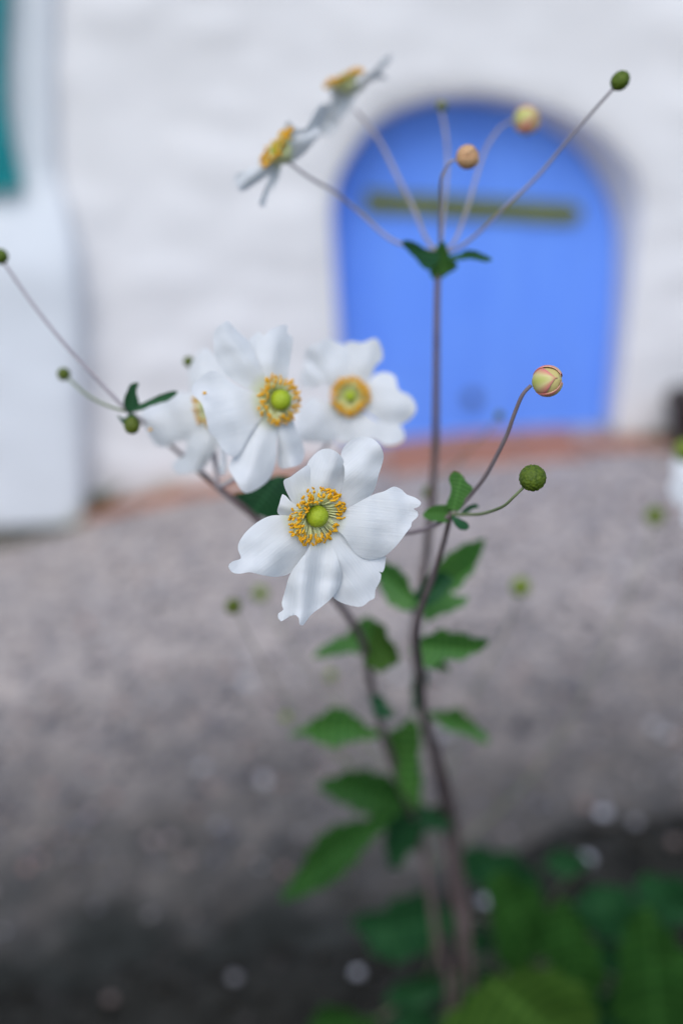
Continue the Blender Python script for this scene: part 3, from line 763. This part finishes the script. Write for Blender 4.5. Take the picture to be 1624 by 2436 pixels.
ball('bud', P(2, 610, .462), .0036, M['seed'], Cc, U_, 1, 80, .06, 36, 24)
ball('bud', P(152, 890, .470), .0031, M['bud_green'], Cc, U_, 1, 50, .06)
ball('bud', P(449, 860, .478), .0026, M['bud_green'], Cc, U_, 1, 40, .06)
ball('bud', P(314, 1012, .447), .0036, M['bud_green'], Cc, U_, 1.1, 50, .06)
for ol, b, sl, mt in [
 ([(1000, 1370), (1020, 1290), (1060, 1210), (1125, 1195), (1107, 1270), (1128, 1370), (1090, 1430), (1030, 1420)], (308, 975), (.1, .5), 'leaf_deep'),
 ([(1050, 1400), (1110, 1375), (1180, 1350), (1280, 1300), (1400, 1262), (1442, 1275), (1360, 1340), (1250, 1372), (1160, 1412), (1080, 1430)], (308, 975), (.4, .1), 'leaf_deep'),
 ([(950, 1455), (1010, 1485), (1060, 1440), (1112, 1480), (1100, 1540), (1040, 1570), (1000, 1530)], (308, 985), (0, .2), 'leaf_deep')]:
    leaf(Cc, c6(ol), b, .451, sl, mt, .001, 5, 1.5, 'bract', .001)
leaf(Cc, [(549, 1179), (594, 1166), (647, 1135), (690, 1140), (690, 1210), (650, 1235), (612, 1224), (582, 1204)], (600, 1225), .472, (.1, .4), 'leaf_deep', .001, 6, 2, 'bract')
flower(Cc, 654, 951, .436, (.58, -.10, .80), [
 (c2([(780, 600), (785, 700), (790, 830), (850, 835), (910, 812), (922, 740), (890, 660), (850, 560), (800, 520)]), -2, 1.2, .006),
 (c2([(770, 470), (680, 310), (650, 210), (636, 170), (690, 128), (712, 150), (760, 110), (830, 93), (836, 140), (862, 160), (852, 260), (830, 390), (800, 460)]), -.8, 1.4, .002),
 (c2([(760, 470), (640, 430), (560, 385), (490, 320), (458, 240), (456, 130), (500, 85), (525, 72), (560, 108), (605, 150), (645, 190), (690, 300), (760, 430)]), -.2, 1, .002),
 (c2([(780, 500), (700, 450), (640, 438), (560, 400), (490, 345), (430, 335), (350, 400), (343, 450), (390, 500), (410, 560), (430, 640), (470, 690), (500, 740), (545, 777), (580, 765), (620, 700), (665, 620), (730, 560)]), .8, 1.2, 0),
 (c2([(770, 500), (720, 550), (660, 630), (610, 710), (548, 790), (533, 840), (560, 890), (605, 957), (640, 962), (700, 930), (750, 880), (776, 800), (778, 700), (785, 600)]), .2, 1.2, .003)],
 ph=.0050, ring=.0108, pist=.0046, nst=130, cup=.12, step=7, slope=.4, seed=31)
flower(Cc, 832, 944, .474, (.02, -.02, 1), [
 (c2([(1150, 450), (1060, 500), (960, 470), (900, 540), (872, 670), (960, 702), (1080, 695), (1110, 610)]), -.8, 1.2, .002),
 (c2([(1130, 440), (1040, 400), (960, 420), (905, 400), (915, 320), (960, 280), (1060, 300), (1140, 360)]), -1.2, 1.1, .002),
 (c2([(1150, 440), (1080, 410), (980, 370), (925, 300), (940, 212), (1000, 190), (1040, 163), (1100, 185), (1145, 210), (1172, 300), (1172, 400)]), .4, 1.2, .002),
 (c2([(1160, 440), (1150, 300), (1128, 210), (1160, 178), (1220, 185), (1290, 162), (1322, 210), (1327, 270), (1290, 310), (1262, 380), (1210, 440)]), -.2, 1.2, .002),
 (c2([(1180, 460), (1240, 410), (1290, 350), (1340, 338), (1392, 360), (1412, 430), (1470, 460), (1502, 520), (1482, 570), (1420, 612), (1340, 605), (1260, 560), (1200, 500)]), .7, 1.2, .002),
 (c2([(1165, 470), (1220, 530), (1280, 580), (1350, 606), (1420, 615), (1442, 680), (1405, 712), (1340, 717), (1290, 690), (1200, 695), (1130, 705), (1090, 680), (1105, 610), (1140, 540)]), .1, 1.2, .003)],
 ring=.0092, pist=.0027, nst=170, cup=.14, step=8, slope=1, seed=32)
f4 = flower(Cc, 512, 962, .462, (-.62, .02, .75), [
 (c2([(420, 520), (340, 460), (328, 380), (330, 310), (380, 230), (402, 213), (450, 240), (520, 330), (520, 440)]), -1, 1, .001),
 (c2([(420, 500), (340, 448), (280, 443), (200, 458), (120, 500), (80, 560), (110, 640), (150, 712), (200, 727), (260, 700), (330, 690), (410, 640), (440, 560)]), .6, 1.5, .010),
 (c2([(430, 540), (370, 620), (320, 690), (300, 770), (250, 798), (238, 830), (270, 867), (330, 862), (400, 840), (440, 780), (482, 700), (470, 600)]), 1.2, 1.5, .014),
 (c2([(440, 560), (470, 700), (490, 760), (478, 840), (494, 882), (512, 872), (522, 790), (512, 720), (490, 600)]), -1.5, .8, .002)],
 ring=.0112, pist=.0042, nst=90, cup=.08, step=8, slope=.4, seed=33)
for x, y, z in ((357, 1022, .447), (486, 935, .424)):
    p = P(x, y, z); tube('fallen_anther', [(p-R_*.0007, .0003), (p-R_*.0003, .0007), (p+R_*.0006, .0007), (p+R_*.001, .0003)], M['anther'], f4, 6, 2)
for ol, b, z, sl, mt in [
 ([(270, 805), (380, 720), (470, 680), (540, 600), (620, 568), (690, 605), (720, 680), (640, 740), (560, 790), (440, 800), (340, 822)], (885, 1520), .515, (.3, .3), 'leaf'),
 ([(640, 620), (700, 610), (760, 720), (812, 800), (765, 880), (650, 902), (597, 850), (620, 740)], (885, 1515), .505, (.1, .6), 'leaf_light'),
 ([(635, 1050), (700, 1065), (772, 1160), (750, 1202), (690, 1200), (635, 1140)], (890, 1650), .520, (.2, -.3), 'leaf_deep'),
 ([(120, 1310), (230, 1240), (310, 1180), (420, 1128), (520, 1165), (600, 1240), (700, 1290), (640, 1330), (540, 1340), (430, 1372), (330, 1362), (240, 1312)], (915, 1745), .535, (.2, .3), 'leaf'),
 ([(715, 1320), (800, 1250), (900, 1200), (945, 1300), (935, 1450), (950, 1600), (920, 1760), (840, 1680), (790, 1570), (765, 1440)], (975, 1700), .545, (.1, .5), 'leaf')]:
    leaf(Cc, c7(ol), b, z, sl, mt, .005)
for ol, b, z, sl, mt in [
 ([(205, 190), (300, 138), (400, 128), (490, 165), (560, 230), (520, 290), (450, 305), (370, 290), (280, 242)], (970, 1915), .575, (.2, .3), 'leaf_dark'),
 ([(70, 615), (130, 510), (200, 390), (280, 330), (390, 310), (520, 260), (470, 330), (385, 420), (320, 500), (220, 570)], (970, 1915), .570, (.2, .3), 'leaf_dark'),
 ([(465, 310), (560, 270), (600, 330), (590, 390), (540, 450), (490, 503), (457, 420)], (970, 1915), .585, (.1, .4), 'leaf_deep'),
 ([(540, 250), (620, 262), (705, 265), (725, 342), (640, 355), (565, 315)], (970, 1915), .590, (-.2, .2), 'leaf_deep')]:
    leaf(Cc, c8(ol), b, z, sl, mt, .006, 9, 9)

# ---- thin budding stems standing farther back
fD = foot(.06, .95)
D = thing('budding_anemone', 'thin budding anemone with bare stalks and tiny green buds behind the leaves', 'flower plant', fD)
tube('stem', [(p, r) for p, r in zip([P(985, 1760, .72), P(1000, 1900, .77), P(1012, 2080, .82), P(1025, 2300, .90), fD], [.0010, .0011, .0012, .0013, .0014])], M['stem_green'], D)
for pts, r in [
 ([(1187, 988, .52), (1160, 1024, .53), (1100, 1088, .55), (1040, 1180, .58), (1000, 1400, .67), (985, 1760, .72)], .0024),
 ([(1020, 1172, .52), (1022, 1250, .58), (1000, 1450, .64), (985, 1760, .72)], .0036),
 ([(555, 1442, .51), (600, 1530, .53), (660, 1640, .63), (760, 1760, .66), (900, 1850, .70), (1000, 1900, .77)], .0042),
 ([(620, 1412, .60), (680, 1520, .64), (800, 1680, .79), (1000, 1900, .77)], .0048),
 ([(1238, 1396, .58), (1200, 1500, .62), (1100, 1720, .78), (1012, 2080, .82)], .0058),
 ([(1556, 1228, .70), (1500, 1400, .74), (1300, 1800, .88), (1012, 2080, .82)], .0068),
 ([(680, 1706, .62), (740, 1750, .64), (860, 1840, .70), (1000, 1900, .77)], .0032),
 ([(787, 1606, .66), (820, 1700, .68), (900, 1830, .71), (1000, 1900, .77)], .0038)]:
    stalk(D, pts, .0004, .0007, 'stem_green'); ball('bud', P(*pts[0]), r, M['bud_green' if pts[0][2] < .55 else 'bud_pale'], D, U_, 1, 40, .05)

# ---- another white flower, mostly beyond the edge of the view
fE = foot(.40, .85)
E = thing('anemone_plant', 'anemone with a single white flower and green bud before the dark clay pot', 'flower plant', fE, 'white anemones in front of the blue door')
tube('stem', [(p, .0018) for p in [P(1735, 1150, .612), P(1760, 1300, .63), P(1770, 1600, .67), P(1760, 2000, .76), fE]], M['stem'], E)
def ell(cx, cy, a, L, W):
    ca, sa = math.cos(a), math.sin(a); out = []
    for u, v in [(0, 0), (.25, .35), (.55, .85), (.8, 1), (.98, .6), (.94, .1), (1, -.4), (.82, -.95), (.55, -.85), (.25, -.35)]:
        out.append((cx+ca*u*L-sa*v*W, cy+sa*u*L+ca*v*W))
    return out
flower(E, 1730, 1150, .605, (-.3, .25, .9), [(ell(1730, 1150, math.pi+.1+i*2*math.pi/5, 138, 66), (i % 2)*.8, 1.1, .002) for i in range(5)], ring=.0112, pist=.0042, nst=70, cup=.12, step=10, slope=.5, seed=41)
stalk(E, [(1634, 1076, .56), (1680, 1120, .61), (1745, 1180, .616), (1760, 1300, .63)], .0007, .0009, 'stem_green')
ball('bud', P(1630, 1072, .56), .0068, M['bud_pale'], E, U_, 1, 50, .05)

# ---- broad basal leaves in the bed
fF = foot(.24, .98)
FF = thing('leafy_plant', 'low clump of broad light and dark green leaves growing from the dark soil', 'plant', fF)
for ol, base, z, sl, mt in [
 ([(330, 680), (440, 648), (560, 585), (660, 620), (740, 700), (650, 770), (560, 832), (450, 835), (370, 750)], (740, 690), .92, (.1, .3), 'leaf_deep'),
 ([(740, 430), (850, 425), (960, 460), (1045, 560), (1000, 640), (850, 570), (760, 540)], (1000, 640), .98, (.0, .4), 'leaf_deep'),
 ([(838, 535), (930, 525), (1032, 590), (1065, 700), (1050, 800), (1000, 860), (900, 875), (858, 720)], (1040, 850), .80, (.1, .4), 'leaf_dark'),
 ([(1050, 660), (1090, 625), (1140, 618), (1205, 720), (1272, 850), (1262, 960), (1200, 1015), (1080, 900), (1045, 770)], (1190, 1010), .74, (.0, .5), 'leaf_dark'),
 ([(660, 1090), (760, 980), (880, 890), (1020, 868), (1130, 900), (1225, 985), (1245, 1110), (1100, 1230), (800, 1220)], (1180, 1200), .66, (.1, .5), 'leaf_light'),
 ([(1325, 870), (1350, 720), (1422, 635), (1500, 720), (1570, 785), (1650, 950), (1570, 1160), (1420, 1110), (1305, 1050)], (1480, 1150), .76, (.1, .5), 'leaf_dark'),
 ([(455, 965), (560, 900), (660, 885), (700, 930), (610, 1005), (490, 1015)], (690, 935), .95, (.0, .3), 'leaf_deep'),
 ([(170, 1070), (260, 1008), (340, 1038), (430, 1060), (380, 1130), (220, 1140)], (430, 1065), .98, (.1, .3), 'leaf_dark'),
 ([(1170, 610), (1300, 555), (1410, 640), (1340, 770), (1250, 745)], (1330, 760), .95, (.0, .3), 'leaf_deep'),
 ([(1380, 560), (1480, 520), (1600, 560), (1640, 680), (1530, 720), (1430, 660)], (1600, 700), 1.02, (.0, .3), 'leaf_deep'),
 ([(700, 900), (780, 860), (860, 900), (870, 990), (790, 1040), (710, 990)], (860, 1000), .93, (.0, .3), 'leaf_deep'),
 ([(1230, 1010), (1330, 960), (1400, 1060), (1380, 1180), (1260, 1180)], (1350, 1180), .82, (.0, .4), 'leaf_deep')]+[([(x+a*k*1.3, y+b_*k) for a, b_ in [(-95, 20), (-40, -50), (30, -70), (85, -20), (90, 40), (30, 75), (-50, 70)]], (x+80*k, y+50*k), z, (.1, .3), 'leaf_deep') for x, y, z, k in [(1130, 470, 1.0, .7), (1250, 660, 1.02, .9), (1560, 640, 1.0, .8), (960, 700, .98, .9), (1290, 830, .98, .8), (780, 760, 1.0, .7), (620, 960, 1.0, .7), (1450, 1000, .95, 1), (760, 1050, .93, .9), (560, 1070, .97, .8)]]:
    o = c8(ol); b = local([base], .63776, 624, 1750)[0]
    lf = leaf(FF, o, b, z, sl, mt, .008, 13, 14, 'leaf', .008)
    cb = sum((Vector(p) for p in o), Vector((0, 0)))/len(o)
    p0 = P(*b, z); p1 = p0.lerp(fF, .5)+Vector((0, 0, .06))
    tube('petiole', [(p0.lerp(P(cb.x, cb.y, z), .25)+F_*.012, .0010), (p0+F_*.006, .0014), (p1, .0018), (fF, .0022)], M['stem_green'], FF, 7)

# ---- pale pebbles on the soil
rnd = random.Random(2)
pm = [plain('quartz', (.42, .42, .46), (.52, .52, .56), 40, .45), plain('brown_pebble', (.15, .11, .10), (.22, .17, .155), 40, .6), plain('grey_pebble', (.20, .195, .205), (.27, .26, .275), 40, .55)]
for x, y, r, k in [(1431, 1955, .012, 0), (1386, 2098, .014, 0), (1150, 2187, .011, 0), (1096, 2247, .013, 0), (1026, 2279, .010, 0), (850, 2365, .012, 0), (1507, 1976, .012, 2), (1593, 2056, .014, 1), (520, 1968, .012, 2), (465, 1935, .013, 1), (560, 2370, .010, 2), (270, 2425, .010, 1), (1180, 2245, .010, 1)]:
    r *= .78; g = on_ground(x, y); inb = inside(bd, g.x, g.y)
    c = Vector((g.x, g.y, gz(g.x)+(.034*min(1, edge_d(g.x, g.y)/.1)+.008 if inb else .002)+r*.35))
    vs, fs = sphere_pts(14, 10); sx, sy, sz = rnd.uniform(.85, 1.2), rnd.uniform(.8, 1.1), rnd.uniform(.6, .75); s0_ = rnd.random()*50
    vs = [c+Vector((v.x*sx, v.y*sy, v.z*sz))*r*(1+.18*noise.noise(v*1.3+Vector((s0_, 0, 0)))) for v in vs]
    o = obj('pebble', vs, fs, pm[k])
    if k == 0: tag(o, 'small pale pebble lying on the dark soil among the leaves', 'pebble', 'pale pebbles on the soil')
    elif k == 1: tag(o, 'small reddish brown pebble on the ground', 'pebble', 'brown pebbles')
    else: tag(o, 'small mid-grey pebble on the ground', 'pebble', 'grey pebbles')
for o in list(C.objects):
    for k in ('wx', 'wy', 'wz'):
        if k in o: del o[k]
